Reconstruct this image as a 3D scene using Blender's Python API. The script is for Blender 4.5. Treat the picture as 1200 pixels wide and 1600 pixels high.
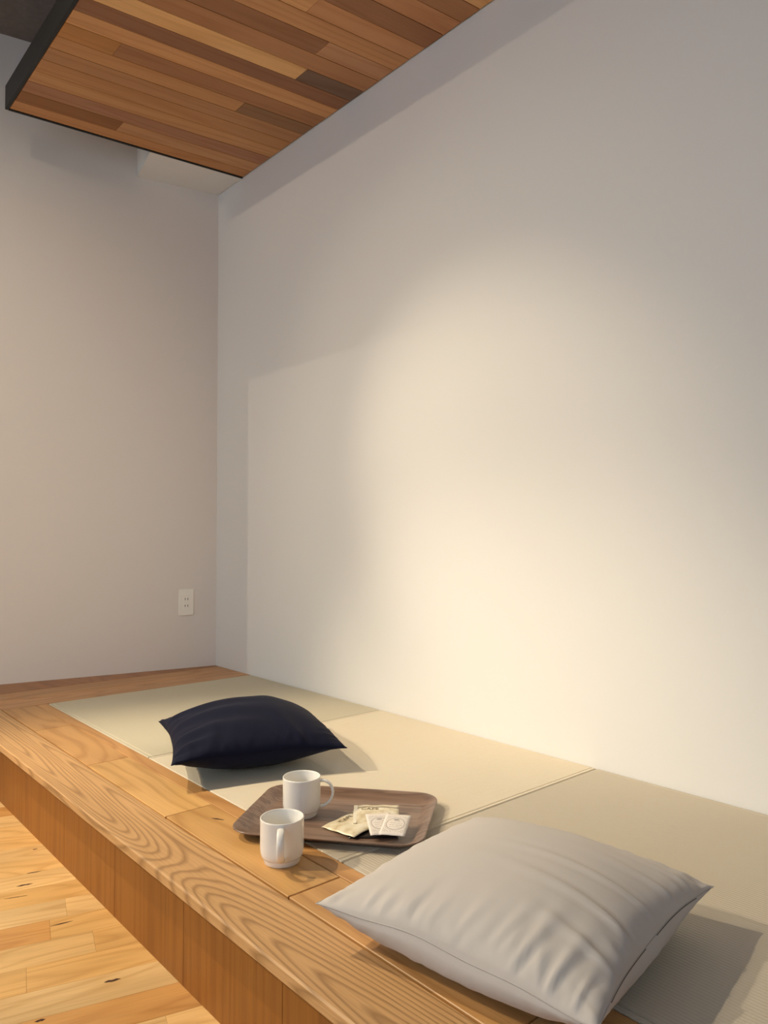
import bpy, bmesh, math, random
import numpy as np
from mathutils import Vector, Matrix

for o in list(bpy.data.objects):
    bpy.data.objects.remove(o, do_unlink=True)
scene = bpy.context.scene
COL = scene.collection
PI = math.pi

# ------------------------------------------------------------------ camera
# world: x runs along the long wall from the far end towards the camera, y = 0 is the long wall, z = 0 the platform top
CF, CYAW, CPIT, CROL = 1159.945, 0.71736, 0.030744, -0.001037
CPOS = Vector((3.29045, -1.77921, 0.63613))
F = Vector((-math.cos(CYAW) * math.cos(CPIT), math.sin(CYAW) * math.cos(CPIT), math.sin(CPIT)))
R = F.cross(Vector((0, 0, 1))).normalized()
U = R.cross(F)
R2 = R * math.cos(CROL) + U * math.sin(CROL)
U2 = U * math.cos(CROL) - R * math.sin(CROL)
cd = bpy.data.cameras.new('camera')
cam = bpy.data.objects.new('camera', cd)
COL.objects.link(cam)
m = Matrix((R2, U2, -F)).transposed().to_4x4()
m.translation = CPOS
cam.matrix_world = m
cd.sensor_fit = 'VERTICAL'
cd.sensor_height = 36.0
cd.lens = CF / 1600.0 * 36.0
cd.clip_start = 0.02
scene.camera = cam

# ------------------------------------------------------------------ world and exposure
w = bpy.data.worlds.new('daylight')
scene.world = w
w.use_nodes = True
w.node_tree.nodes['Background'].inputs[0].default_value = (0.62, 0.805, 1.0, 1)
w.node_tree.nodes['Background'].inputs[1].default_value = 2.6
vs = scene.view_settings
vs.view_transform = 'Standard'
vs.look = 'None'
vs.exposure = 0.08
vs.gamma = 1.0
vs.use_curve_mapping = False

WARM = (1.0, 0.838, 0.60)
# spot: position, target, watts, half-cone in degrees, blend
SPOTS = [
    ((0.07, -2.90, 2.60), (1.78, -0.02, 0.80), 235.0, 12.5, 1.0),
    ((0.25, -2.00, 2.60), (1.78, -0.85, 0.0), 190.0, 25.0, 0.8),
    ((-0.03, -3.40, 2.60), (1.60, -1.25, 0.0), 260.0, 22.0, 0.8),
    ((0.15, -2.50, 2.60), (1.50, -0.50, 0.8), 34.0, 58.0, 1.0),  # added head, stands in for the wide spill of the other beams
    ((3.20, -2.90, 2.60), (-0.30, -1.90, 0.80), 200.0, 32.0, 1.0),  # added on the camera side to brighten the end wall
    ((-0.13, -3.70, 2.60), (1.88, -0.02, 0.62), 150.0, 21.0, 1.0),  # added head, softens the falloff around the wall pool
]

# ------------------------------------------------------------------ helpers
def srgb(r, g, b):
    def f(c):
        c /= 255.0
        return c / 12.92 if c <= 0.04045 else ((c + 0.055) / 1.055) ** 2.4
    return (f(r), f(g), f(b), 1.0)

def link(name, mesh, mat=None, parent=None, loc=None, rot=None, smooth=False):
    o = bpy.data.objects.new(name, mesh)
    COL.objects.link(o)
    if mat is not None and len(mesh.materials) == 0:
        mesh.materials.append(mat)
    if parent is not None:
        o.parent = parent
    if loc is not None:
        o.location = loc
    if rot is not None:
        o.rotation_euler = rot
    if smooth:
        for p in mesh.polygons:
            p.use_smooth = True
    return o

def empty(name, loc=(0, 0, 0), rotz=0.0):
    o = bpy.data.objects.new(name, None)
    COL.objects.link(o)
    o.location = loc
    o.rotation_euler = (0, 0, rotz)
    o.empty_display_size = 0.05
    return o

def tag(o, label, cat, group=None):
    o['label'] = label
    o['category'] = cat
    if group:
        o['group'] = group
    return o

def struct(o, label=None):
    o['kind'] = 'structure'
    if label:
        o['label'] = label
    return o

def mesh_from(bm, name):
    bmesh.ops.recalc_face_normals(bm, faces=bm.faces)
    me = bpy.data.meshes.new(name)
    bm.to_mesh(me)
    bm.free()
    return me

def add_box(bm, c, d, bevel=0.0, rot=None):
    r = bmesh.ops.create_cube(bm, size=1.0)
    vs_ = r['verts']
    M = Matrix.Translation(c) @ (rot.to_4x4() if rot else Matrix.Identity(4)) @ Matrix.Diagonal((d[0], d[1], d[2], 1))
    bmesh.ops.transform(bm, matrix=M, verts=vs_)
    if bevel > 0:
        es = list({e for v in vs_ for e in v.link_edges})
        bmesh.ops.bevel(bm, geom=es, offset=bevel, segments=1, affect='EDGES', profile=0.5)

def box_mesh(d, bevel=0.0, name='box'):
    bm = bmesh.new()
    add_box(bm, (0, 0, 0), d, bevel)
    return mesh_from(bm, name)

def prism_mesh(poly, z0, z1, name='prism', bevel=0.0):
    bm = bmesh.new()
    lo = [bm.verts.new((x, y, z0)) for x, y in poly]
    hi = [bm.verts.new((x, y, z1)) for x, y in poly]
    n = len(poly)
    bm.faces.new(lo)
    bm.faces.new(hi)
    for i in range(n):
        bm.faces.new((lo[i], lo[(i + 1) % n], hi[(i + 1) % n], hi[i]))
    if bevel:
        bmesh.ops.recalc_face_normals(bm, faces=bm.faces)
        bmesh.ops.bevel(bm, geom=list(bm.edges), offset=bevel, segments=1, affect='EDGES')
    return mesh_from(bm, name)

def lathe(bm, prof, seg=48, cap_top=False, cap_bot=False, off=(0, 0, 0)):
    rings = []
    for r, z in prof:
        rings.append([bm.verts.new((off[0] + r * math.cos(2 * PI * k / seg), off[1] + r * math.sin(2 * PI * k / seg), off[2] + z)) for k in range(seg)])
    for a, b in zip(rings, rings[1:]):
        for k in range(seg):
            bm.faces.new((a[k], a[(k + 1) % seg], b[(k + 1) % seg], b[k]))
    if cap_bot:
        bm.faces.new(rings[0])
    if cap_top:
        bm.faces.new(rings[-1])

def tube(bm, pts, rad, seg=8, closed=False, rad2=None):
    pts = [Vector(p) for p in pts]
    n = len(pts)
    rings = []
    up = Vector((0.013, 0.021, 1))
    for i, p in enumerate(pts):
        a = pts[(i - 1) % n] if (closed or i > 0) else p
        b = pts[(i + 1) % n] if (closed or i < n - 1) else p
        t = (b - a).normalized()
        s = t.cross(up)
        if s.length < 1e-4:
            s = t.cross(Vector((1, 0, 0)))
        s.normalize()
        q = s.cross(t)
        r2 = rad2 if rad2 else rad
        rings.append([bm.verts.new(p + s * rad * math.cos(2 * PI * k / seg) + q * r2 * math.sin(2 * PI * k / seg)) for k in range(seg)])
    rng = range(n) if closed else range(n - 1)
    for i in rng:
        a, b = rings[i], rings[(i + 1) % n]
        for k in range(seg):
            bm.faces.new((a[k], a[(k + 1) % seg], b[(k + 1) % seg], b[k]))
    if not closed:
        bm.faces.new(rings[0])
        bm.faces.new(rings[-1])

# ------------------------------------------------------------------ materials
class NT:
    def __init__(self, name):
        self.mat = bpy.data.materials.new(name)
        self.mat.use_nodes = True
        self.t = self.mat.node_tree
        self.b = self.t.nodes['Principled BSDF']
    def n(self, typ, **kw):
        nd = self.t.nodes.new(typ)
        for k, v in kw.items():
            setattr(nd, k, v)
        return nd
    def l(self, a, b):
        self.t.links.new(a, b)
    def setin(self, sock, v):
        if isinstance(v, bpy.types.NodeSocket):
            self.l(v, sock)
        else:
            sock.default_value = v
    def math(self, op, a, b=None, c=None):
        nd = self.n('ShaderNodeMath', operation=op)
        self.setin(nd.inputs[0], a)
        if b is not None:
            self.setin(nd.inputs[1], b)
        if c is not None:
            self.setin(nd.inputs[2], c)
        return nd.outputs[0]
    def vmath(self, op, a, b=None):
        nd = self.n('ShaderNodeVectorMath', operation=op)
        self.setin(nd.inputs[0], a)
        if b is not None:
            self.setin(nd.inputs[1], b)
        return nd.outputs[0]
    def noise(self, vec, scale, detail=2.0, rough=0.5):
        nd = self.n('ShaderNodeTexNoise')
        self.l(vec, nd.inputs['Vector'])
        nd.inputs['Scale'].default_value = scale
        nd.inputs['Detail'].default_value = detail
        nd.inputs['Roughness'].default_value = rough
        return nd.outputs[0]
    def ramp(self, fac, stops):
        nd = self.n('ShaderNodeValToRGB')
        self.l(fac, nd.inputs[0])
        cr = nd.color_ramp
        while len(cr.elements) < len(stops):
            cr.elements.new(0.5)
        for e, (p, c) in zip(cr.elements, stops):
            e.position = p
            e.color = c if len(c) == 4 else (*c, 1)
        return nd.outputs[0]
    def mix(self, fac, a, b, blend='MIX'):
        nd = self.n('ShaderNodeMix', data_type='RGBA', blend_type=blend)
        self.setin(nd.inputs[0], fac)
        self.setin(nd.inputs[6], a)
        self.setin(nd.inputs[7], b)
        return nd.outputs[2]
    def bump(self, h, strength, dist):
        nd = self.n('ShaderNodeBump')
        nd.inputs['Strength'].default_value = strength
        nd.inputs['Distance'].default_value = dist
        self.l(h, nd.inputs['Height'])
        self.l(nd.outputs[0], self.b.inputs['Normal'])
    def coords(self):
        return self.n('ShaderNodeTexCoord').outputs['Object']
    def base(self, v):
        self.setin(self.b.inputs['Base Color'], v)
    def rough(self, v):
        self.setin(self.b.inputs['Roughness'], v)

def wood_mat(name, rings=14.0, stretch=(0.9, 7.0, 7.0), ring_dark=0.62, fibre=0.25, rough=0.45, knots=0.0, blotch=0.2, bump=0.15, spec=0.4):
    k = NT(name)
    oc = k.coords()
    oi = k.n('ShaderNodeObjectInfo')
    rnd = k.n('ShaderNodeCombineXYZ')
    k.l(k.math('MULTIPLY', oi.outputs['Random'], 37.0), rnd.inputs[0])
    k.l(k.math('MULTIPLY', oi.outputs['Random'], 91.0), rnd.inputs[1])
    k.l(k.math('MULTIPLY', oi.outputs['Random'], 53.0), rnd.inputs[2])
    v = k.vmath('ADD', oc, rnd.outputs[0])
    vs1 = k.vmath('MULTIPLY', v, stretch)
    field = k.noise(vs1, 1.0, 1.5, 0.35)
    fine = k.noise(k.vmath('MULTIPLY', v, (2.5, 60.0, 60.0)), 1.0, 2.0)
    f2 = k.math('ADD', k.math('MULTIPLY', field, rings), k.math('MULTIPLY', fine, 0.35))
    saw = k.math('FRACT', f2)
    ring = k.ramp(saw, [(0.0, (0.35,) * 3), (0.18, (1, 1, 1)), (0.62, (0.9,) * 3), (0.93, (0.0,) * 3), (1.0, (0.35,) * 3)])
    fib = k.noise(k.vmath('MULTIPLY', v, (9.0, 420.0, 420.0)), 1.0, 2.0, 0.6)
    blo = k.noise(k.vmath('MULTIPLY', v, (2.2, 9.0, 9.0)), 1.0, 2.0)
    col = oi.outputs['Color']
    c1 = k.mix(ring, k.mix(1.0, col, (ring_dark, ring_dark * 0.93, ring_dark * 0.85, 1), 'MULTIPLY'), col)
    c2 = k.mix(fibre, c1, k.ramp(fib, [(0.3, (0.45, 0.40, 0.34)), (0.6, (1.0, 1.0, 1.0))]), 'MULTIPLY')
    c3 = k.mix(blotch, c2, k.ramp(blo, [(0.3, (0.5, 0.44, 0.38)), (0.65, (1.25, 1.25, 1.25))]), 'MULTIPLY')
    if knots > 0:
        vo = k.n('ShaderNodeTexVoronoi')
        k.l(k.vmath('MULTIPLY', v, (2.4, 9.0, 0.0)), vo.inputs['Vector'])
        vo.inputs['Scale'].default_value = 1.0
        d = k.math('ADD', vo.outputs['Distance'], k.math('MULTIPLY', k.math('SUBTRACT', blo, 0.5), 0.12))
        kn = k.ramp(d, [(0.0, (1, 1, 1)), (0.045, (0.9,) * 3), (0.10, (0.25,) * 3), (0.2, (0, 0, 0))])
        # only some of the cells carry a knot
        sel = k.math('GREATER_THAN', k.n('ShaderNodeSeparateColor').outputs[0], 1.0 - knots)
        k.l(vo.outputs['Color'], sel.node.inputs[0].links[0].from_node.inputs[0])
        c3 = k.mix(k.math('MULTIPLY', kn, sel), c3, (0.055, 0.025, 0.012, 1))
    k.base(c3)
    k.rough(k.math('ADD', k.math('MULTIPLY', fib, 0.15), rough - 0.07))
    k.b.inputs['Specular IOR Level'].default_value = spec
    h = k.math('ADD', k.math('MULTIPLY', ring, 0.6), k.math('MULTIPLY', fib, 0.7))
    k.bump(h, bump, 0.002)
    return k.mat

def wall_mat(name, col, bump=0.12):
    k = NT(name)
    oc = k.coords()
    n1 = k.noise(oc, 420.0, 3.0, 0.6)
    n2 = k.noise(oc, 3.0, 2.0)
    c = k.mix(k.math('MULTIPLY', n2, 0.06), col, (col[0] * 0.9, col[1] * 0.9, col[2] * 0.9, 1))
    k.base(c)
    k.rough(0.75)
    k.b.inputs['Specular IOR Level'].default_value = 0.2
    k.bump(n1, bump, 0.001)
    return k.mat

def plain(name, col, rough=0.5, metal=0.0, spec=0.5, noise=0.0, nscale=60.0, bump=0.0):
    k = NT(name)
    oc = k.coords()
    n = k.noise(oc, nscale, 3.0)
    if noise > 0:
        k.base(k.mix(k.math('MULTIPLY', n, noise), col, (col[0] * 0.5, col[1] * 0.5, col[2] * 0.5, 1)))
    else:
        k.base(col)
    k.rough(rough)
    k.b.inputs['Metallic'].default_value = metal
    k.b.inputs['Specular IOR Level'].default_value = spec
    if bump:
        k.bump(n, bump, 0.001)
    return k.mat

def concrete_mat():
    k = NT('concrete')
    oc = k.coords()
    a = k.noise(oc, 3.0, 6.0, 0.65)
    b = k.noise(oc, 40.0, 4.0, 0.6)
    c = k.ramp(k.math('ADD', k.math('MULTIPLY', a, 0.75), k.math('MULTIPLY', b, 0.25)),
               [(0.3, srgb(92, 86, 84)), (0.55, srgb(122, 114, 111)), (0.75, srgb(142, 133, 128))])
    k.base(c)
    k.rough(0.85)
    k.bump(b, 0.3, 0.004)
    return k.mat

def tatami_mat(name, axis):
    # axis: the local axis the ribs run along
    k = NT(name)
    oc = k.coords()
    oi = k.n('ShaderNodeObjectInfo')
    sp = k.n('ShaderNodeSeparateXYZ')
    k.l(oc, sp.inputs[0])
    across, along = (sp.outputs[1], sp.outputs[0]) if axis == 'x' else (sp.outputs[0], sp.outputs[1])
    rib = k.math('SINE', k.math('MULTIPLY', across, 2 * PI / 0.0075))
    wv = k.math('SINE', k.math('MULTIPLY', along, 2 * PI / 0.0022))
    sc = (6.0, 500.0, 1.0) if axis == 'x' else (500.0, 6.0, 1.0)
    st = k.noise(k.vmath('MULTIPLY', oc, sc), 1.0, 2.0)
    bl = k.noise(oc, 2.5, 2.0)
    ribn = k.math('MULTIPLY_ADD', rib, 0.5, 0.5)
    col = oi.outputs['Color']
    c = k.mix(k.math('MULTIPLY_ADD', ribn, -0.16, 0.16), col, (0.34, 0.29, 0.20, 1))
    c = k.mix(k.math('MULTIPLY', st, 0.22), c, (0.46, 0.41, 0.30, 1))
    c = k.mix(k.math('MULTIPLY', bl, 0.10), c, (0.50, 0.49, 0.38, 1))
    k.base(c)
    k.rough(0.62)
    k.b.inputs['Specular IOR Level'].default_value = 0.3
    k.bump(k.math('ADD', ribn, k.math('MULTIPLY', wv, 0.15)), 0.35, 0.0012)
    return k.mat

def fabric_mat(name, col, sheen=0.2, bump=0.15, scale=900.0):
    k = NT(name)
    oc = k.coords()
    n = k.noise(oc, scale, 2.0)
    n2 = k.noise(oc, 7.0, 2.0)
    k.base(k.mix(k.math('MULTIPLY', n2, 0.12), col, (col[0] * 0.75, col[1] * 0.75, col[2] * 0.75, 1)))
    k.rough(0.85)
    k.b.inputs['Specular IOR Level'].default_value = 0.15
    k.b.inputs['Sheen Weight'].default_value = sheen
    k.b.inputs['Sheen Roughness'].default_value = 0.5
    k.bump(n, bump, 0.0006)
    return k.mat

def tray_mat():
    k = NT('walnut_tray')
    oc = k.coords()
    v = k.vmath('MULTIPLY', oc, (2.0, 26.0, 26.0))
    n = k.noise(v, 1.0, 3.0, 0.55)
    f = k.noise(k.vmath('MULTIPLY', oc, (12.0, 380.0, 380.0)), 1.0, 2.0)
    s = k.math('FRACT', k.math('MULTIPLY', n, 5.0))
    c = k.ramp(s, [(0.0, srgb(112, 88, 74)), (0.4, srgb(142, 116, 100)), (0.8, srgb(152, 126, 108)), (1.0, srgb(116, 92, 78))])
    k.base(k.mix(k.math('MULTIPLY', f, 0.35), c, srgb(104, 82, 70)))
    k.rough(0.30)
    k.b.inputs['Specular IOR Level'].default_value = 0.5
    return k.mat

def packet_mat():
    k = NT('gold_foil_paper')
    oc = k.coords()
    n = k.noise(oc, 45.0, 3.0)
    sp = k.n('ShaderNodeSeparateXYZ')
    k.l(oc, sp.inputs[0])
    c = k.ramp(n, [(0.3, srgb(204, 186, 148)), (0.5, srgb(232, 220, 190)), (0.7, srgb(246, 238, 216))])
    # printed band across the upper part of the bag
    band = k.math('LESS_THAN', k.math('ABSOLUTE', k.math('ADD', sp.outputs[1], -0.034)), 0.0035)
    c = k.mix(k.math('MULTIPLY', band, 0.75), c, srgb(104, 82, 50))
    k.base(c)
    k.rough(0.38)
    k.b.inputs['Metallic'].default_value = 0.05
    return k.mat

def sachet_mat():
    k = NT('sachet_paper')
    oc = k.coords()
    sp = k.n('ShaderNodeSeparateXYZ')
    k.l(oc, sp.inputs[0])
    x, y = sp.outputs[0], sp.outputs[1]
    r = k.math('SQRT', k.math('ADD', k.math('POWER', k.math('DIVIDE', x, 0.019), 2.0), k.math('POWER', k.math('DIVIDE', y, 0.024), 2.0)))
    def ringf(r0, wd):
        return k.math('LESS_THAN', k.math('ABSOLUTE', k.math('SUBTRACT', r, r0)), wd)
    ink = k.math('MAXIMUM', ringf(1.0, 0.05), k.math('MULTIPLY', ringf(1.16, 0.03), 0.8))
    inside = k.math('LESS_THAN', r, 0.8)
    lines = k.math('GREATER_THAN', k.math('SINE', k.math('MULTIPLY', y, 2 * PI / 0.0075)), 0.45)
    sq = k.noise(k.vmath('MULTIPLY', oc, (900.0, 260.0, 1.0)), 1.0, 1.0)
    ink = k.math('MAXIMUM', ink, k.math('MULTIPLY', k.math('MULTIPLY', inside, lines), k.math('GREATER_THAN', sq, 0.5)))
    d2 = k.math('SQRT', k.math('ADD', k.math('POWER', k.math('DIVIDE', x, 0.006), 2.0), k.math('POWER', k.math('DIVIDE', k.math('SUBTRACT', y, 0.0165), 0.0032), 2.0)))
    ink = k.math('MAXIMUM', ink, k.math('MULTIPLY', k.math('LESS_THAN', d2, 1.0), 1.4))
    outer = k.math('MULTIPLY', k.math('GREATER_THAN', r, 1.3), k.math('GREATER_THAN', k.math('SINE', k.math('MULTIPLY', k.math('ADD', k.math('ABSOLUTE', x), k.math('ABSOLUTE', y)), 2 * PI / 0.006)), 0.3))
    edge = k.math('MULTIPLY', k.math('LESS_THAN', k.math('ABSOLUTE', x), 0.0235), k.math('LESS_THAN', k.math('ABSOLUTE', y), 0.034))
    ink = k.math('MAXIMUM', ink, k.math('MULTIPLY', k.math('MULTIPLY', outer, edge), 0.7))
    k.base(k.mix(k.math('MULTIPLY', ink, 0.55), srgb(238, 230, 222), srgb(96, 88, 92)))
    k.rough(0.6)
    return k.mat

M_WALL = wall_mat('white_wallpaper', (0.80, 0.79, 0.77, 1))
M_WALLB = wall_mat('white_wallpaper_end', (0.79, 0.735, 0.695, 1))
M_CONC = concrete_mat()
M_CEDAR = wood_mat('cedar', rings=7.0, stretch=(0.6, 9.0, 9.0), ring_dark=0.88, fibre=0.22, rough=0.55, blotch=0.15, bump=0.08)
M_BEAM = wood_mat('oak_beam', rings=40.0, stretch=(0.62, 7.0, 7.0), ring_dark=0.60, fibre=0.30, rough=0.5, blotch=0.15, bump=0.25)
M_BOARD = wood_mat('oak_board', rings=9.0, stretch=(1.3, 6.0, 6.0), ring_dark=0.80, fibre=0.22, rough=0.42, blotch=0.30, bump=0.06)
M_RISER = wood_mat('oak_veneer', rings=10.0, stretch=(0.4, 9.0, 9.0), ring_dark=0.84, fibre=0.35, rough=0.5, blotch=0.15, bump=0.06)
M_FLOOR = wood_mat('oak_floor', rings=11.0, stretch=(1.6, 9.0, 9.0), ring_dark=0.84, fibre=0.22, rough=0.36, knots=0.0, blotch=0.32, bump=0.05)
M_BLACK = plain('black_steel', srgb(24, 25, 27), 0.5, 0.0, 0.4, 0.3)
M_TATX = tatami_mat('tatami_x', 'x')
M_TATY = tatami_mat('tatami_y', 'y')
M_NAVY = fabric_mat('navy_cotton', srgb(17, 20, 42), 0.03)
M_NAVYS = fabric_mat('navy_seam', srgb(14, 15, 28), 0.03)
M_GREY = fabric_mat('pale_grey_cotton', srgb(203, 197, 192), 0.1)
M_GREYS = fabric_mat('pale_grey_seam', srgb(188, 182, 177), 0.1)
M_ZIP = plain('zipper_shadow', srgb(92, 84, 78), 0.8)
M_CHINA = plain('white_porcelain', srgb(243, 240, 234), 0.18, 0.0, 0.5)
M_TRAY = tray_mat()
M_PACK = packet_mat()
M_PACKB = plain('black_foil', srgb(34, 28, 28), 0.35, 0.0, 0.5, 0.3, 90.0, 0.1)
M_INK = plain('brown_ink', srgb(104, 84, 52), 0.6)
M_SACH = sachet_mat()
M_SEAL = plain('seal_paper', srgb(244, 236, 214), 0.4)
M_PLATE = plain('outlet_plastic', srgb(248, 243, 235), 0.35)
M_SLOT = plain('outlet_slot', srgb(48, 42, 38), 0.6)
M_LAMPW = plain('lamp_white', srgb(226, 226, 226), 0.4)
M_STEEL = plain('zinc_steel', srgb(150, 150, 152), 0.35, 0.8)
M_KNOT = plain('open_knot', srgb(70, 42, 22), 0.8)
M_GAP = plain('dark_gap', srgb(40, 28, 20), 0.9)

# ------------------------------------------------------------------ the setting
FZ = -0.205          # lower floor
CZ = 2.82            # concrete ceiling
HC = 2.329           # underside of the timber canopy
BWS = 0.2019         # the end wall is not square: x = BWS * y
def backx(y):
    return BWS * y
YF = -4.2            # opposite wall
XN = 6.2             # wall behind the camera

struct(link('floor', prism_mesh([(backx(0.0), 0.0), (XN, 0.0), (XN, YF), (backx(YF), YF)], FZ - 0.12, FZ - 0.006), M_FLOOR), 'golden oak strip floor below the platform').color = srgb(216, 164, 100)
floor = bpy.data.objects['floor']
struct(link('wall_right', box_mesh((XN + 0.3, 0.12, CZ - FZ + 0.12)), M_WALL, None, ((XN - 0.3) / 2, 0.06, (CZ + FZ - 0.12) / 2)), 'long white wall beside the tatami')
BL = -YF * math.sqrt(1 + BWS ** 2)
bwd = Vector((-BWS, -1.0, 0)).normalized()
bwn = Vector((-1.0, BWS, 0)).normalized()
bc = bwd * (BL / 2) + bwn * 0.06
struct(link('wall_back', box_mesh((0.12, BL, CZ - FZ + 0.12)), M_WALLB, None, (bc.x, bc.y, (CZ + FZ - 0.12) / 2), (0, 0, math.atan2(-BWS, 1.0))), 'white end wall with the power outlet')
struct(link('ceiling', prism_mesh([(backx(0.0) - 0.12, 0.12), (XN, 0.12), (XN, YF), (backx(YF) - 0.12, YF)], CZ, CZ + 0.15), M_CONC), 'bare grey concrete ceiling above the timber canopy')
struct(link('wall_rear', box_mesh((0.12, -YF, CZ - FZ + 0.12)), M_WALL, None, (XN + 0.06, YF / 2, (CZ + FZ - 0.12) / 2)), 'white wall behind the camera')
# opposite wall with a wide window opening
OX0, OX1, OZ, OS = 0.623, 5.6, 1.85, 0.70
bm = bmesh.new()
x0 = backx(YF) - 0.12
add_box(bm, ((x0 + OX0) / 2, YF - 0.06, (CZ + FZ - 0.12) / 2), (OX0 - x0, 0.12, CZ - FZ + 0.12))
add_box(bm, ((OX1 + XN + 0.12) / 2, YF - 0.06, (CZ + FZ - 0.12) / 2), (XN + 0.12 - OX1, 0.12, CZ - FZ + 0.12))
add_box(bm, ((OX0 + OX1) / 2, YF - 0.06, (CZ + OZ) / 2), (OX1 - OX0, 0.12, CZ - OZ))
add_box(bm, ((OX0 + OX1) / 2, YF - 0.06, (FZ - 0.12 + OS) / 2), (OX1 - OX0, 0.12, OS - FZ + 0.12))
struct(link('wall_left', mesh_from(bm, 'wall_left'), M_WALL), 'white wall with the wide window opening')

# boxed duct between the end wall and the canopy
sof = [(backx(-0.386) + 0.0005, -0.386), (0.242 + 0.112 * -0.4345 - 0.012, -0.4345), (0.242 - 0.012, -0.001), (0.0005, -0.001)]
struct(link('trim_1', prism_mesh(sof, HC - 0.002, CZ - 0.001), M_WALL), 'white boxed duct above the end of the canopy')

CRACKS = [(1.299, -1.203, 0.034, 0.005), (1.356, -1.24, 0.036, 0.008), (1.876, -1.227, 0.03, 0.009), (1.908, -1.366, 0.018, 0.008), (1.156, -1.159, 0.012, 0.006), (1.599, -1.231, 0.045, 0.004), (1.407, -1.273, 0.05, 0.003)]
# floor strips, laid slightly askew to the platform
random.seed(7)
FS = 0.27
nn = Vector((1.0, -FS, 0)).normalized()
dd = Vector((FS, 1.0, 0)).normalized()
ang = math.atan2(dd.y, dd.x)
FCOLS = [srgb(232, 190, 126), srgb(226, 182, 116), srgb(236, 198, 138), srgb(228, 184, 120), srgb(232, 192, 130), srgb(238, 202, 144), srgb(212, 160, 96)]
s = 0.50
PW = 0.089
while s < 3.95:
    t = (-3.1 - nn.y * s) / dd.y + random.uniform(-0.4, 0.1)
    tend = (-1.0 - nn.y * s) / dd.y
    while t < tend - 0.05:
        L = random.choice([0.36, 0.48, 0.6, 0.72])
        L = min(L, tend - t)
        if tend - t - L < 0.15:
            L = tend - t
        c = nn * (s + PW / 2) + dd * (t + L / 2)
        o = link('floor_plank', box_mesh((L - 0.0003, PW - 0.0003, 0.012), 0.0003), M_FLOOR, floor, (c.x, c.y, FZ - 0.006), (0, 0, ang))
        f = random.uniform(0.93, 1.05)
        q = random.choice(FCOLS)
        o.color = (q[0] * f, q[1] * f, q[2] * f, 1)
        t += L
    s += PW

# open knots and cracks in the strips
def crack(parent, x, y, z, L, W, a, seed):
    rs = random.Random(seed)
    n = 7
    up = [(-L / 2 + L * k / n, W / 2 * math.sin(PI * k / n) ** 0.8 * rs.uniform(0.5, 1.2)) for k in range(1, n)]
    dn = [(p, -W / 2 * math.sin(PI * (p + L / 2) / L) ** 0.8 * rs.uniform(0.4, 1.1)) for p, q in up][::-1]
    return link('knot', prism_mesh([(-L / 2, 0)] + dn[::-1] + [(L / 2, 0)] + up[::-1], 0.0, 0.0003), M_KNOT, parent, (x, y, z), (0, 0, a))
for k_, (kx, ky, kl, kw) in enumerate(CRACKS):
    crack(floor, kx, ky, FZ + 0.00005, kl, kw, ang + 0.12 * math.sin(k_ * 3.0), k_)

# ------------------------------------------------------------------ timber canopy
CE = math.atan2(1.0, 0.112)
def cx(xw, y):
    return xw + 0.112 * y
YL = -1.007
XC1 = 4.2
can = tag(empty('wooden_canopy', (0.0, 0.0, HC)), 'suspended canopy of reddish cedar planks in a black steel frame over the tatami', 'canopy')
bounds = [0.242, 0.316, 0.400, 0.484, 0.566, 0.652, 0.735, 0.813, 0.900, 0.980, 1.058, 1.140, 1.228, 1.313, 1.396, 1.478, 1.566, 1.648, 1.730]
while bounds[-1] < XC1 - 0.05:
    bounds.append(bounds[-1] + 0.0836)
A_, B_, C_, D_, E_, G_ = srgb(176, 120, 76), srgb(150, 98, 62), srgb(128, 82, 52), srgb(192, 138, 90), srgb(208, 154, 102), srgb(104, 74, 56)
# per plank: list of (colour, y where this piece ends)
PCOL = [
    [(srgb(178, 120, 74), 0)],
    [(srgb(140, 88, 48), -0.613), (srgb(182, 128, 86), 0)],
    [(srgb(158, 106, 76), 0)],
    [(srgb(182, 128, 82), 0)],
    [(srgb(172, 118, 74), 0)],
    [(srgb(168, 116, 76), 0)],
    [(srgb(180, 124, 78), -0.308), (srgb(136, 94, 62), 0)],
    [(srgb(172, 114, 62), -0.811), (srgb(154, 102, 66), 0)],
    [(srgb(196, 138, 90), 0)],
    [(srgb(138, 90, 62), 0)],
    [(srgb(212, 158, 104), -0.245), (srgb(112, 82, 64), 0)],
    [(srgb(168, 114, 76), 0)],
    [(srgb(146, 96, 64), -0.274), (srgb(176, 124, 88), 0)],
    [(srgb(184, 128, 84), 0)],
    [(srgb(204, 146, 96), -0.42), (srgb(188, 130, 88), 0)],
    [(srgb(148, 98, 66), 0)],
    [(srgb(182, 124, 84), 0)],
    [(srgb(160, 108, 72), 0)],
]
random.seed(3)
pool = [A_, B_, C_, D_, E_, G_, A_, B_, D_]
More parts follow.
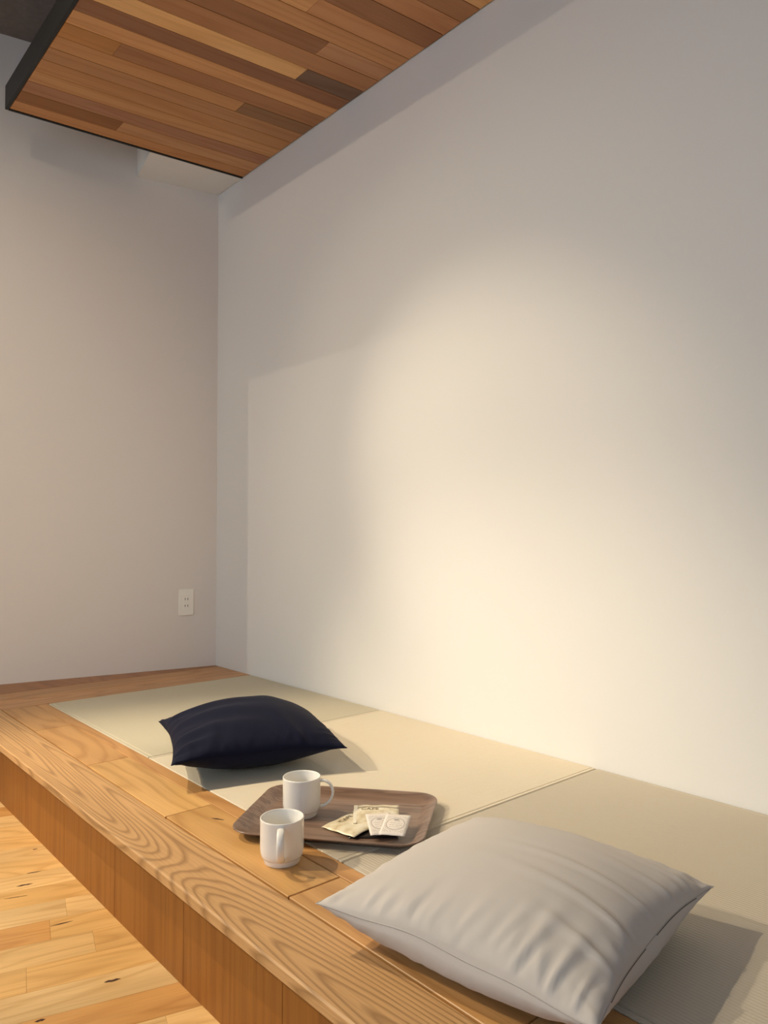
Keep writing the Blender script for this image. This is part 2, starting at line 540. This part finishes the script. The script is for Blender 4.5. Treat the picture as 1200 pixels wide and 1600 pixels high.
for i in range(len(bounds) - 1):
    pieces = PCOL[i] if i < len(PCOL) else ([(random.choice(pool), 0)] if i % 2 else [(random.choice(pool), -random.uniform(0.2, 0.8)), (random.choice(pool), 0)])
    ys = -0.994
    for col, ye in pieces:
        ye2 = -0.004 if ye == 0 else ye
        a, b = bounds[i] + 0.0012, bounds[i + 1] - 0.0012
        yc = (ys + ye2) / 2
        xc = cx((a + b) / 2, yc)
        ya_, yb_ = ys + 0.0004, ye2 - 0.0004
        pts = [Vector((cx(a, ya_) - xc, ya_ - yc, 0)), Vector((cx(b, ya_) - xc, ya_ - yc, 0)), Vector((cx(b, yb_) - xc, yb_ - yc, 0)), Vector((cx(a, yb_) - xc, yb_ - yc, 0))]
        rm = Matrix.Rotation(-CE, 3, 'Z')
        pts = [rm @ q for q in pts]
        o = link('ceiling_plank', prism_mesh([(q.x, q.y) for q in pts], -0.006, 0.006, bevel=0.0007), M_CEDAR, can, (xc, yc, 0.006 + random.uniform(0, 0.0007)), (0, 0, CE))
        o.color = (min(1, col[0] * 1.27), min(1, col[1] * 1.42), min(1, col[2] * 1.45), 1)
        ys = ye2
link('backing_board', prism_mesh([(cx(0.25, -0.994), -0.994), (XC1 - 0.1, -0.994), (XC1, -0.004), (0.25, -0.004)], 0.0128, 0.03), M_GAP, can)
FH = 0.093
# frame: side rail along the open edge, back rail along the far edge, near rail, wall rail
link('frame_rail', prism_mesh([(cx(0.230, YL), YL), (XC1, YL), (XC1, -0.9955), (cx(0.230, -0.9955), -0.9955)], -0.001, FH), M_BLACK, can)
link('frame_rail', prism_mesh([(cx(0.231, -0.995), -0.995), (cx(0.2408, -0.995), -0.995), (cx(0.2408, -0.004), -0.004), (cx(0.231, -0.004), -0.004)], -0.003, FH), M_BLACK, can)
for xr in (0.5, 2.2, 3.9):
    for yr in (-0.2, -0.85):
        bm = bmesh.new()
        tube(bm, [(xr, yr, 0.03), (xr, yr, CZ - HC)], 0.005)
        link('hanger_rod', mesh_from(bm, 'rod'), M_STEEL, can)

# ------------------------------------------------------------------ raised platform
YB = -1.163   # front edge of the nosing
YI = -1.037   # seam between nosing beam and inner boards
YS = -0.918   # inner boards / tatami frame strip
YT = -0.880   # tatami edge
XT = 0.327    # far edge of the tatami
XE = 3.40     # near end of the platform
TB = 0.0225   # thickness of the boards
plat = tag(empty('tatami_platform', (0, 0, FZ)), 'raised oak platform with a wide edge beam carrying the tatami mats', 'platform')
def pz(z):
    return z - FZ
def board(name, xa, xb, ya, yb, zt, th, mat, col, along='x', bevel=0.0012, gap=0.0006):
    if along == 'x':
        o = link(name, box_mesh((xb - xa - 2 * gap, yb - ya - 2 * gap, th), bevel), mat, plat, ((xa + xb) / 2, (ya + yb) / 2, pz(zt - th / 2)))
    else:
        o = link(name, box_mesh((yb - ya - 2 * gap, xb - xa - 2 * gap, th), bevel), mat, plat, ((xa + xb) / 2, (ya + yb) / 2, pz(zt - th / 2)), (0, 0, PI / 2))
    o.color = col
    return o
OAK = srgb(196, 144, 90)
board('edge_beam', backx(YI) + 0.02, XE, YB, YI, 0.0, TB, M_BEAM, srgb(212, 168, 116), bevel=0.003)['label'] = 'thick oak edge beam with bold cathedral grain'
ICOL = [srgb(204, 156, 100), srgb(208, 160, 102), srgb(224, 178, 114), srgb(220, 172, 108), srgb(210, 162, 104), srgb(206, 158, 104), srgb(208, 160, 104)]
xs = [XT, 0.71, 1.19, 1.685, 2.18, 2.67, 3.16, XE]
for i in range(len(xs) - 1):
    g = 0.0016 if i in (3, 4) else 0.0006
    board('inner_board', xs[i], xs[i + 1], YI + 0.0012, YS, 0.0, TB, M_BOARD, ICOL[i], gap=g)
board('tatami_edging', XT, 3.037, YS, YT, 0.0, TB, M_BOARD, srgb(204, 154, 98), bevel=0.001)
board('end_board', 3.037, 3.22, YS, -0.0015, 0.0, TB, M_BOARD, srgb(190, 134, 86), along='y')
board('end_board', 3.22, XE, YS, -0.0015, 0.0, TB, M_BOARD, srgb(194, 138, 88), along='y')
crack(plat, 1.777, -0.954, pz(0) + 0.00005, 0.034, 0.007, 0.5, 21)
# far boards: one full width, one wedge cut by the skewed end wall
o = board('end_board', 0.19, XT, YI, -0.0015, 0.0, TB, M_BOARD, srgb(208, 158, 108), along='y')
o = board('end_board', 0.032, 0.19, YI, -0.0015, 0.0, TB, M_BOARD, srgb(202, 152, 100), along='y')
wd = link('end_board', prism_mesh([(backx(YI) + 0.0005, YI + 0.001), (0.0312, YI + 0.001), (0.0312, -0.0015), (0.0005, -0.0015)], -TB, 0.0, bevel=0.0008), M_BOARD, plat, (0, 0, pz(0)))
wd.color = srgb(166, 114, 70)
# riser panels
YR = -1.135
x = 0.98 - 0.3335 * 4
while x < XE - 0.02:
    xa, xb = max(x, backx(YR) + 0.008), min(x + 0.3335, XE - 0.01)
    if xb - xa > 0.02:
        hh = -TB - FZ
        o = link('riser_panel', box_mesh((hh, xb - xa - 0.001, 0.018), 0.0006), M_RISER, plat, ((xa + xb) / 2, YR + 0.009, hh / 2), None)
        o.rotation_euler = Matrix(((0, 1, 0), (0, 0, 1), (1, 0, 0))).to_4x4().to_euler()
        f = random.uniform(0.94, 1.05)
        q = srgb(160, 104, 42)
        o.color = (q[0] * f, q[1] * f, q[2] * f, 1)
    x += 0.3335
link('end_panel', box_mesh((0.018, -YR - 0.02, -TB - FZ)), M_RISER, plat, (XE - 0.02, YR / 2 - 0.008, (-TB - FZ) / 2)).color = srgb(160, 104, 42)
link('sub_deck', prism_mesh([(backx(YR) + 0.02, YR + 0.02), (XE - 0.03, YR + 0.02), (XE - 0.03, -0.002), (0.004, -0.002)], pz(-0.045), pz(-TB - 0.0006)), M_GAP, plat)

# ------------------------------------------------------------------ tatami mats
TCOL = [srgb(212, 204, 182), srgb(238, 226, 204), srgb(206, 196, 180)]  # sheen of the turned weave put into each mat's colour
TLAB = ['greyish green tatami mat lying against the end boards by the outlet wall',
        'pale straw tatami mat partly under the navy cushion and the tray',
        'ribbed beige tatami mat under the pale grey cushion',
        ]
tx = [XT + 0.001, 1.229, 2.1325, 3.036]
def tatami(i):
    xa, xb = tx[i], tx[i + 1]
    cx_, cy_ = (xa + xb) / 2, YT / 2
    L, W = xb - xa - 0.003, -YT - 0.004
    t = tag(empty('tatami_mat', (cx_, cy_, -TB)), TLAB[i], 'tatami mat', 'borderless half tatami mats on the platform')
    mat = M_TATX if i % 2 == 0 else M_TATY
    fold = 0.013
    # body between two folded rims (the rims run along the side where the weave is tucked under)
    if i % 2 == 0:
        body = link('weave', box_mesh((L, W - 2 * fold, TB), 0.0015), mat, t, (0, 0, TB / 2))
        rims = [((L, fold - 0.0006, TB), (0, sgn * (W / 2 - fold / 2), TB / 2)) for sgn in (-1, 1)]
    else:
        body = link('weave', box_mesh((L - 2 * fold, W, TB), 0.0015), mat, t, (0, 0, TB / 2))
        rims = [((fold - 0.0006, W, TB), (sgn * (L / 2 - fold / 2), 0, TB / 2)) for sgn in (-1, 1)]
    body.color = TCOL[i]
    for d, l in rims:
        o = link('folded_edge', box_mesh(d, 0.0022), mat, t, l)
        o.color = TCOL[i]
for i in range(3):
    tatami(i)

# ------------------------------------------------------------------ power outlet on the end wall
ow = Vector((backx(-0.146), -0.146, 0.314))
out = tag(empty('power_outlet', ow, math.atan2(-BWS, 1.0)), 'white double power outlet plate low on the end wall', 'outlet')
# local: x = out of the wall, y = along the wall, z up
def obox(name, d, l, mat, bev=0.0, parent=None):
    return link(name, box_mesh(d, bev), mat, parent or out, l)
obox('wall_plate', (0.009, 0.073, 0.125), (0.0047, 0, 0), M_PLATE, 0.0025)
ins = obox('socket_insert', (0.003, 0.026, 0.066), (0.0103, 0, 0), M_PLATE, 0.001)
for zz in (0.016, -0.016):
    for yy in (-0.0065, 0.0065):
        obox('slot', (0.0012, 0.0024, 0.010), (0.0018, yy, zz), M_SLOT, 0, ins)

# ------------------------------------------------------------------ cushions: sewn covers with a plump filling, puckered along the seams
def cushion(name, label, mat, mats, loc, rotz, side, seed, T, zs, folds, belly=1.12, bsw=0.02, k_in=0.055, corner_z=(0, 0, 0, 0), zipper=False, N=91):
    rs = np.random.RandomState(seed)
    g = np.sin(np.linspace(-1, 1, N) * PI / 2) * 0.45 + np.linspace(-1, 1, N) * 0.55
    u, v = np.meshgrid(g, g, indexing='ij')
    S = side / 2
    px = S * u * (1 - k_in * (1 - v ** 2) * np.abs(u) ** 3)
    py = S * v * (1 - k_in * (1 - u ** 2) * np.abs(v) ** 3)
    # wobbling seam line
    def wob(t, ph):
        return 0.0035 * np.sin(3.1 * t + ph) + 0.0018 * np.sin(8.3 * t + 2 * ph)
    cz = (corner_z[0] * (1 - u) * (1 - v) + corner_z[1] * (1 + u) * (1 - v) + corner_z[2] * (1 + u) * (1 + v) + corner_z[3] * (1 - u) * (1 + v)) / 4
    seam = zs + cz + wob(u + 0.7 * v, seed) * np.maximum(np.abs(u), np.abs(v)) ** 4
    e = np.clip((1 - np.abs(u) ** 2.3) * (1 - np.abs(v) ** 2.3), 0, 1)
    plump = 0.62 * e ** 0.5 + 0.38 * e ** 1.0
    low = sum(rs.uniform(-1, 1) * np.sin(rs.uniform(1, 2.6) * u + rs.uniform(0, 6)) * np.sin(rs.uniform(1, 2.6) * v + rs.uniform(0, 6)) for _ in range(6))
    wr = np.zeros_like(u)
    wb = np.zeros_like(u)
    def pucker(edge, t0, wd, ln, amp, slant):
        # a ridge leaving the seam at position t0 along an edge and fading inwards
        if edge == 0: d, t = 1 + v, u
        elif edge == 1: d, t = 1 - u, v
        elif edge == 2: d, t = 1 - v, u
        else: d, t = 1 + u, v
        tt = (t - t0 - slant * d - 0.10 * slant * np.sin(5 * d)) / (wd * (0.55 + 0.9 * d / ln))
        env = (1 - np.exp(-d / 0.035)) * np.exp(-(d / ln) ** 2)
        return amp * env * (np.exp(-tt ** 2) - 0.55 * np.exp(-(tt - 1.5) ** 2) - 0.3 * np.exp(-(tt + 1.7) ** 2))
    for edge in range(4):
        n = 15
        for i in range(n):
            t0 = -0.93 + 1.86 * (i + rs.uniform(-0.3, 0.3)) / (n - 1)
            wr += pucker(edge, t0, rs.uniform(0.025, 0.05), rs.uniform(0.10, 0.30), rs.uniform(0.0008, 0.0030) * rs.choice([1, 1, -1]), rs.uniform(-0.25, 0.25))
            wb += pucker(edge, t0, rs.uniform(0.03, 0.06), rs.uniform(0.12, 0.3), rs.uniform(0.0005, 0.0022), rs.uniform(-0.2, 0.2))
    for f in folds:
        wr += pucker(*f)
    zt = seam + T * plump * (1 + 0.06 * low) + wr
    zb = seam - (zs * belly) * ((belly - 0.87) * e ** 0.5 + (1.87 - belly) * e ** 0.85) - wb
    zb = np.where(zb < 0.004, 0.004 * np.exp(np.clip((zb - 0.004) / 0.004, -30, 0)), zb)
    bd = (np.abs(u) > 0.9999) | (np.abs(v) > 0.9999)
    # the plump sides swell outwards over the seam a little
    swell = 1 + 0.018 * np.clip(1 - np.abs(plump - 0.45) / 0.45, 0, 1)
    top = np.arange(N * N).reshape(N, N)
    bot = top.copy()
    X = [None] * (N * N)
    verts = np.stack([np.where(bd, px, px * swell), np.where(bd, py, py * swell), np.where(bd, seam, zt)], -1).reshape(-1, 3)
    inner = ~bd
    bot[inner] = N * N + np.arange(inner.sum())
    swb = 1 + bsw * np.clip(1 - np.abs(plump - 0.42) / 0.42, 0, 1)
    vb = np.stack([px * swb, py * swb, zb], -1)[inner]
    X = np.concatenate([verts, vb])
    quads = []
    for face, fl in ((top, False), (bot, True)):
        q = np.stack([face[:-1, :-1].ravel(), face[1:, :-1].ravel(), face[1:, 1:].ravel(), face[:-1, 1:].ravel()], 1)
        quads.append(q[:, ::-1] if fl else q)
    Q = np.concatenate(quads)
    c = tag(empty(name, loc, rotz), label, 'cushion', 'square cushions on the tatami')
    me = bpy.data.meshes.new('cover')
    me.from_pydata(X.tolist(), [], Q.tolist())
    me.update()
    link('cover', me, mat, c, smooth=True)
    ring = list(top[:, 0]) + list(top[-1, 1:]) + list(top[-2::-1, -1]) + list(top[0, -2:0:-1])
    bm = bmesh.new()
    tube(bm, [X[i] for i in ring], 0.0010, 6, True)
    link('seam', mesh_from(bm, 'seam'), mats, c, smooth=True)
    if zipper:
        for a, b in ((int(N * 0.17), int(N * 0.46)), (int(N * 0.52), int(N * 0.82))):
            bm = bmesh.new()
            tube(bm, [X[top[-1, j]] + np.array([0.0008, 0, -0.0010]) for j in range(a, b)], 0.0009, 6)
            zz = link('zipper_slit', mesh_from(bm, 'zipper'), M_ZIP, c)
            zz['label'] = 'dark zipper slit along the side seam'
    return c
NF = [(0, -0.55, 0.10, 0.9, 0.006, 0.35), (0, -0.05, 0.12, 1.1, 0.007, 0.25), (0, 0.45, 0.10, 0.9, 0.007, 0.15), (0, 0.78, 0.07, 0.6, 0.005, -0.1),
      (1, -0.6, 0.08, 0.6, 0.004, 0.2), (1, 0.5, 0.09, 0.7, 0.005, -0.3), (3, 0.2, 0.1, 0.7, 0.005, 0.2)]
WF = [(1, -0.62, 0.035, 0.55, 0.0042, 0.10), (1, -0.30, 0.035, 0.80, 0.0050, 0.08), (1, 0.08, 0.03, 0.95, 0.0042, -0.05), (1, 0.42, 0.035, 0.5, 0.0036, -0.1), (1, 0.72, 0.03, 0.45, 0.0036, -0.12),
      (0, 0.05, 0.022, 0.24, 0.0045, 0.15), (0, 0.16, 0.02, 0.20, 0.0035, 0.2), (0, 0.27, 0.022, 0.30, 0.0045, 0.2), (0, 0.45, 0.03, 0.38, 0.0060, 0.15), (0, 0.68, 0.03, 0.38, 0.0055, 0.1), (0, 0.85, 0.02, 0.25, 0.0035, 0.05),
      (0, -0.62, 0.02, 0.16, 0.0035, 0.1), (0, -0.50, 0.02, 0.14, 0.0030, 0.05), (0, -0.32, 0.022, 0.26, 0.0045, 0.1), (0, -0.15, 0.018, 0.2, 0.0038, 0.1)]
cushion('cushion', 'navy blue square cushion lying on the tatami behind the mugs', M_NAVY, M_NAVYS, (1.415, -0.665, 0.0005), math.radians(-20.5), 0.456, 5, 0.085, 0.068, NF, k_in=0.085)
cushion('cushion', 'pale grey square cushion with creased seams lying beside the tray', M_GREY, M_GREYS, (2.53, -0.83, 0.0005), math.radians(9.4), 0.456, 11, 0.072, 0.066, WF, 1.35, 0.09, 0.075, zipper=True)

# ------------------------------------------------------------------ tray
TA = math.radians(38.0)
tray_c = Vector((1.965, -0.755, 0.0))
def rrect(lx, ly, r, seg=7):
    pts = []
    for cx_, cy_, a0 in ((lx / 2 - r, ly / 2 - r, 0), (-lx / 2 + r, ly / 2 - r, PI / 2), (-lx / 2 + r, -ly / 2 + r, PI), (lx / 2 - r, -ly / 2 + r, 1.5 * PI)):
        for k in range(seg + 1):
            a = a0 + PI / 2 * k / seg
            pts.append((cx_ + r * math.cos(a), cy_ + r * math.sin(a)))
    return pts
def loft(loops, cap0=True, cap1=True):
    bm = bmesh.new()
    rings = [[bm.verts.new(p) for p in lp] for lp in loops]
    n = len(rings[0])
    for a, b in zip(rings, rings[1:]):
        for k in range(n):
            bm.faces.new((a[k], a[(k + 1) % n], b[(k + 1) % n], b[k]))
    if cap0:
        bm.faces.new(rings[0])
    if cap1:
        bm.faces.new(rings[-1])
    return bm
def lp(lx, ly, r, z):
    return [(x, y, z) for x, y in rrect(lx, ly, r)]
TL, TW = 0.412, 0.310
loops = [lp(TL - 0.075, TW - 0.075, 0.03, 0.0), lp(TL - 0.060, TW - 0.060, 0.035, 0.0015), lp(TL - 0.030, TW - 0.030, 0.044, 0.012), lp(TL - 0.006, TW - 0.006, 0.05, 0.0175), lp(TL, TW, 0.052, 0.0195),
         lp(TL - 0.001, TW - 0.001, 0.052, 0.0215), lp(TL - 0.007, TW - 0.007, 0.05, 0.0212), lp(TL - 0.032, TW - 0.032, 0.043, 0.0155), lp(TL - 0.060, TW - 0.060, 0.034, 0.0055), lp(TL - 0.076, TW - 0.076, 0.03, 0.0042)]
bm = loft(loops)
me = mesh_from(bm, 'tray')
tr = link('serving_tray', me, M_TRAY, None, tray_c, (0, 0, TA), smooth=True)
tag(tr, 'brown walnut-grain serving tray with a raised rim holding a mug and packets', 'tray')
TZ = 0.0043

# ------------------------------------------------------------------ mugs
def mug(loc, ha, label):
    t = tag(empty('mug', loc, ha), label, 'mug', 'white porcelain mugs')
    r, h = 0.0425, 0.0865
    prof = [(0.0, 0.002), (0.030, 0.002), (0.031, 0.0), (0.0335, 0.0), (0.0352, 0.002), (0.0365, 0.0105), (0.0367, 0.0118), (0.0390, 0.0122), (0.0405, 0.0155), (0.0418, 0.0215), (r, 0.030), (r, h - 0.004), (r + 0.0003, h - 0.0012), (r - 0.0008, h),
            (r - 0.0022, h - 0.0008), (r - 0.003, h - 0.004), (r - 0.0035, 0.022), (0.034, 0.012), (0.02, 0.008), (0.0, 0.0075)]
    bm = bmesh.new()
    lathe(bm, prof, 56)
    bmesh.ops.remove_doubles(bm, verts=bm.verts, dist=1e-5)
    link('body', mesh_from(bm, 'mug_body'), M_CHINA, t, smooth=True)
    # strap handle: outline in the x-z plane, flattened section
    pts = []
    for k in range(15):
        a = math.radians(112 - 222 * k / 14)
        px = r + 0.0035 + 0.0235 * math.cos(a) + 0.0015
        pzz = 0.051 + 0.0265 * math.sin(a) - (0.006 if k > 10 else 0) * (k - 10) / 4
        pts.append((max(px, r - 0.0018), 0, pzz))
    bm = bmesh.new()
    rings = []
    n = len(pts)
    for i, p_ in enumerate(pts):
        a = Vector(pts[max(i - 1, 0)]); b = Vector(pts[min(i + 1, n - 1)])
        tg = (b - a).normalized()
        nr = Vector((-tg.z, 0, tg.x))
        ring = []
        for q in range(12):
            an = 2 * PI * q / 12
            ring.append(bm.verts.new(Vector(p_) + Vector((0, 1, 0)) * 0.0072 * math.cos(an) + nr * 0.0031 * math.sin(an)))
        rings.append(ring)
    for a, b in zip(rings, rings[1:]):
        for q in range(12):
            bm.faces.new((a[q], a[(q + 1) % 12], b[(q + 1) % 12], b[q]))
    bm.faces.new(rings[0]); bm.faces.new(rings[-1])
    link('handle', mesh_from(bm, 'mug_handle'), M_CHINA, t, smooth=True)
mug((2.052, -0.964, 0.0), math.radians(-36), 'white mug standing on the oak boards beside the tray')
mug((1.887, -0.803, TZ), math.radians(47), 'white mug standing on the walnut tray')

# ------------------------------------------------------------------ coffee bags and sugar sachets
HEIGHTS = {}
def pouch(name, label, cat, mat, c, a, lx, ly, puff, z, tilt=(0, 0), group=None, nx=14, ny=14, seed=1, seal=0.1):
    rs = random.Random(seed)
    ph = [rs.uniform(0, 6) for _ in range(6)]
    bm = bmesh.new()
    tops, bots = [], []
    for i in range(nx + 1):
        ra, rb = [], []
        for j in range(ny + 1):
            u, v = 2 * i / nx - 1, 2 * j / ny - 1
            e = max(0.0, (1 - (abs(u) / (1 - seal)) ** 2.2)) * max(0.0, (1 - (abs(v) / (1 - seal)) ** 2.2))
            wr = (math.sin(5 * u + 3 * v + ph[0]) + math.sin(7 * v - 4 * u + ph[1]) + math.sin(9 * u + ph[2])) * 0.10
            hgt = puff * (e ** 0.6) * (1 + wr)
            edge = 0.0006 * (math.sin(8 * u + ph[3]) + math.sin(8 * v + ph[4])) * min(1.0, puff / 0.004) + 0.0012 * min(1.0, puff / 0.004)
            ra.append(bm.verts.new((u * lx / 2, v * ly / 2, hgt + edge + 0.0006)))
            rb.append(bm.verts.new((u * lx / 2, v * ly / 2, edge * (1 - e))))
        tops.append(ra)
        bots.append(rb)
    for i in range(nx):
        for j in range(ny):
            bm.faces.new((tops[i][j], tops[i + 1][j], tops[i + 1][j + 1], tops[i][j + 1]))
            bm.faces.new((bots[i][j], bots[i][j + 1], bots[i + 1][j + 1], bots[i + 1][j]))
    for i in range(nx):
        bm.faces.new((tops[i][0], bots[i][0], bots[i + 1][0], tops[i + 1][0]))
        bm.faces.new((tops[i][ny], tops[i + 1][ny], bots[i + 1][ny], bots[i][ny]))
    for j in range(ny):
        bm.faces.new((tops[0][j], tops[0][j + 1], bots[0][j + 1], bots[0][j]))
        bm.faces.new((tops[nx][j], bots[nx][j], bots[nx][j + 1], tops[nx][j + 1]))
    t = tag(empty(name, (c[0], c[1], z), a), label, cat, group)
    t.rotation_euler = (tilt[0], tilt[1], a)
    link('wrapper', mesh_from(bm, name), mat, t, smooth=True)
    def height(x, y):
        u, v = 2 * x / lx, 2 * y / ly
        e = max(0.0, (1 - (abs(u) / (1 - seal)) ** 2.2)) * max(0.0, (1 - (abs(v) / (1 - seal)) ** 2.2))
        wr = (math.sin(5 * u + 3 * v + ph[0]) + math.sin(7 * v - 4 * u + ph[1]) + math.sin(9 * u + ph[2])) * 0.10
        return puff * (e ** 0.6) * (1 + wr) + 0.0018 + 0.0006
    HEIGHTS[t.name] = height
    return t

def lettering(parent, txt, size, loc, rotz=0.0, mat=None):
    cu = bpy.data.curves.new('lettering', 'FONT')
    cu.body = txt
    cu.size = size
    cu.extrude = 0.00012
    cu.align_x = 'CENTER'
    cu.align_y = 'CENTER'
    tmp = bpy.data.objects.new('tmp', cu)
    COL.objects.link(tmp)
    dg = bpy.context.evaluated_depsgraph_get()
    me = bpy.data.meshes.new_from_object(tmp.evaluated_get(dg))
    bpy.data.objects.remove(tmp, do_unlink=True)
    hf = HEIGHTS[parent.name]
    ca, sa = math.cos(rotz), math.sin(rotz)
    for v in me.vertices:
        x, y = v.co.x * ca - v.co.y * sa + loc[0], v.co.x * sa + v.co.y * ca + loc[1]
        v.co = (x, y, v.co.z + hf(x, y) + 0.0004)
    o = link('lettering', me, None, parent)
    me.materials.clear()
    me.materials.append(mat or M_INK)
    return o

black = pouch('coffee_bag', 'black coffee bag peeking out beneath the gold bag on the tray', 'packet', M_PACKB, (2.043, -0.722), math.radians(49), 0.104, 0.142, 0.004, TZ + 0.0004, (0, 0), 'drip coffee bags on the tray', seed=2)
g2 = pouch('coffee_bag', 'gold drip coffee bag lying askew beneath the other gold bag', 'packet', M_PACK, (2.020, -0.755), math.radians(8), 0.096, 0.110, 0.005, TZ + 0.006, (math.radians(3), math.radians(-2)), 'drip coffee bags on the tray', seed=6)
g1 = pouch('coffee_bag', 'gold drip coffee bag with brown lettering, topmost under the sachets', 'packet', M_PACK, (2.026, -0.700), math.radians(49), 0.102, 0.100, 0.005, TZ + 0.012, (math.radians(2), 0), 'drip coffee bags on the tray', seed=9)
link('seal_strip', box_mesh((0.008, 0.096, 0.0008), 0.0002), M_SEAL, g1, (-0.0462, 0, 0.0026))
lettering(g1, 'CAFE', 0.017, (-0.014, 0.018))
lettering(g2, 'CAFE', 0.017, (-0.024, -0.004), math.radians(90))
s2 = pouch('sugar_sachet', 'white patterned sugar sachet tucked half under the other sachet', 'sachet', M_SACH, (2.082, -0.736), math.radians(57), 0.054, 0.090, 0.002, TZ + 0.0175, (math.radians(6), 0), 'white sachets on the coffee bags', seed=4, nx=8, ny=8)
s1 = pouch('sugar_sachet', 'white sugar sachet with an oval emblem lying on top of the packets', 'sachet', M_SACH, (2.114, -0.722), math.radians(38), 0.054, 0.088, 0.002, TZ + 0.0215, (math.radians(6), 0), 'white sachets on the coffee bags', seed=8, nx=8, ny=8)

# ------------------------------------------------------------------ track and spotlights that light the room
tk = tag(link('lighting_track', box_mesh((3.0, 0.036, 0.03), 0.002), M_LAMPW, None, (0.15 + 0.2 * 0.0, -2.5, CZ - 0.0152), (0, 0, math.atan2(1.0, 0.2))), 'white lighting track fixed under the concrete ceiling', 'track')
tag(link('lighting_track', box_mesh((1.6, 0.036, 0.03), 0.002), M_LAMPW, None, (3.2, -2.9, CZ - 0.0152), (0, 0, math.atan2(1.0, 0.2))), 'shorter white lighting track with a single spotlight', 'track')  # added track, only carries the end-wall fill spot
def lens_mat():
    k = NT('lamp_lens')
    oc = k.coords()
    k.noise(oc, 10.0)
    k.base((0.9, 0.9, 0.9, 1))
    k.b.inputs['Emission Color'].default_value = (*WARM, 1)
    k.b.inputs['Emission Strength'].default_value = 8.0
    return k.mat
M_LENS = lens_mat()
SL = ['white track spotlight on the long track, aimed at the bright pool on the long wall', 'white track spotlight close to the timber canopy', 'white track spotlight second from the open end of the long track',
      'white track spotlight next to the head close to the canopy, throwing a wide beam', 'white track spotlight on the second track, aimed back at the end wall', 'white track spotlight at the very end of the long track, away from the canopy']
for i, (pos, tgt, watt, half, blend) in enumerate(SPOTS):
    pos, tgt = Vector(pos), Vector(tgt)
    root = tag(empty('track_spotlight', (pos.x, pos.y, CZ - 0.031)), SL[i], 'spotlight', 'spotlights on the lighting track')
    drop = pos.z - (CZ - 0.031)
    link('adapter', box_mesh((0.10, 0.034, 0.03), 0.003), M_LAMPW, root, (0, 0, -0.0152), (0, 0, math.atan2(1.0, 0.2)))
    bm = bmesh.new()
    tube(bm, [(0, 0, -0.03), (0, 0, drop + 0.03)], 0.008)
    link('stem', mesh_from(bm, 'stem'), M_LAMPW, root)
    q = (tgt - pos).normalized().to_track_quat('-Z', 'Y')
    bm = bmesh.new()
    lathe(bm, [(0.0, 0.075), (0.034, 0.07), (0.04, 0.06), (0.042, -0.05), (0.040, -0.05), (0.038, -0.02), (0.0, -0.02)], 32)
    bmesh.ops.remove_doubles(bm, verts=bm.verts, dist=1e-5)
    h = link('housing', mesh_from(bm, 'housing'), M_LAMPW, root, (0, 0, drop), q.to_euler(), smooth=True)
    bm = bmesh.new()
    lathe(bm, [(0.0, -0.022), (0.036, -0.022), (0.036, -0.026), (0.0, -0.026)], 32)
    bmesh.ops.remove_doubles(bm, verts=bm.verts, dist=1e-5)
    link('lens', mesh_from(bm, 'lens'), M_LENS, root, (0, 0, drop), q.to_euler())
    ld = bpy.data.lights.new('spot', 'SPOT')
    ld.energy = watt
    ld.color = WARM
    ld.spot_size = math.radians(2 * half)
    ld.spot_blend = blend
    ld.shadow_soft_size = 0.09 if i == 4 else 0.009
    lo = bpy.data.objects.new('spot_beam', ld)
    COL.objects.link(lo)
    lo.parent = root
    lo.location = Vector((0, 0, drop)) + (tgt - pos).normalized() * 0.055
    lo.rotation_euler = q.to_euler()

# unseen lamp, added beyond the window opening to throw the edged wall patch
ld = bpy.data.lights.new('street_lamp', 'SPOT')
ld.energy = 230.0
ld.color = (1.0, 0.86, 0.66)
ld.spot_size = math.radians(19)
ld.spot_blend = 1.0
ld.shadow_soft_size = 0.012
lo = bpy.data.objects.new('street_lamp', ld)
COL.objects.link(lo)
lo.location = (1.0, -9.0, 2.385)
lo.rotation_euler = (Vector((0.55, 0, 0.55)) - lo.location).normalized().to_track_quat('-Z', 'Y').to_euler()
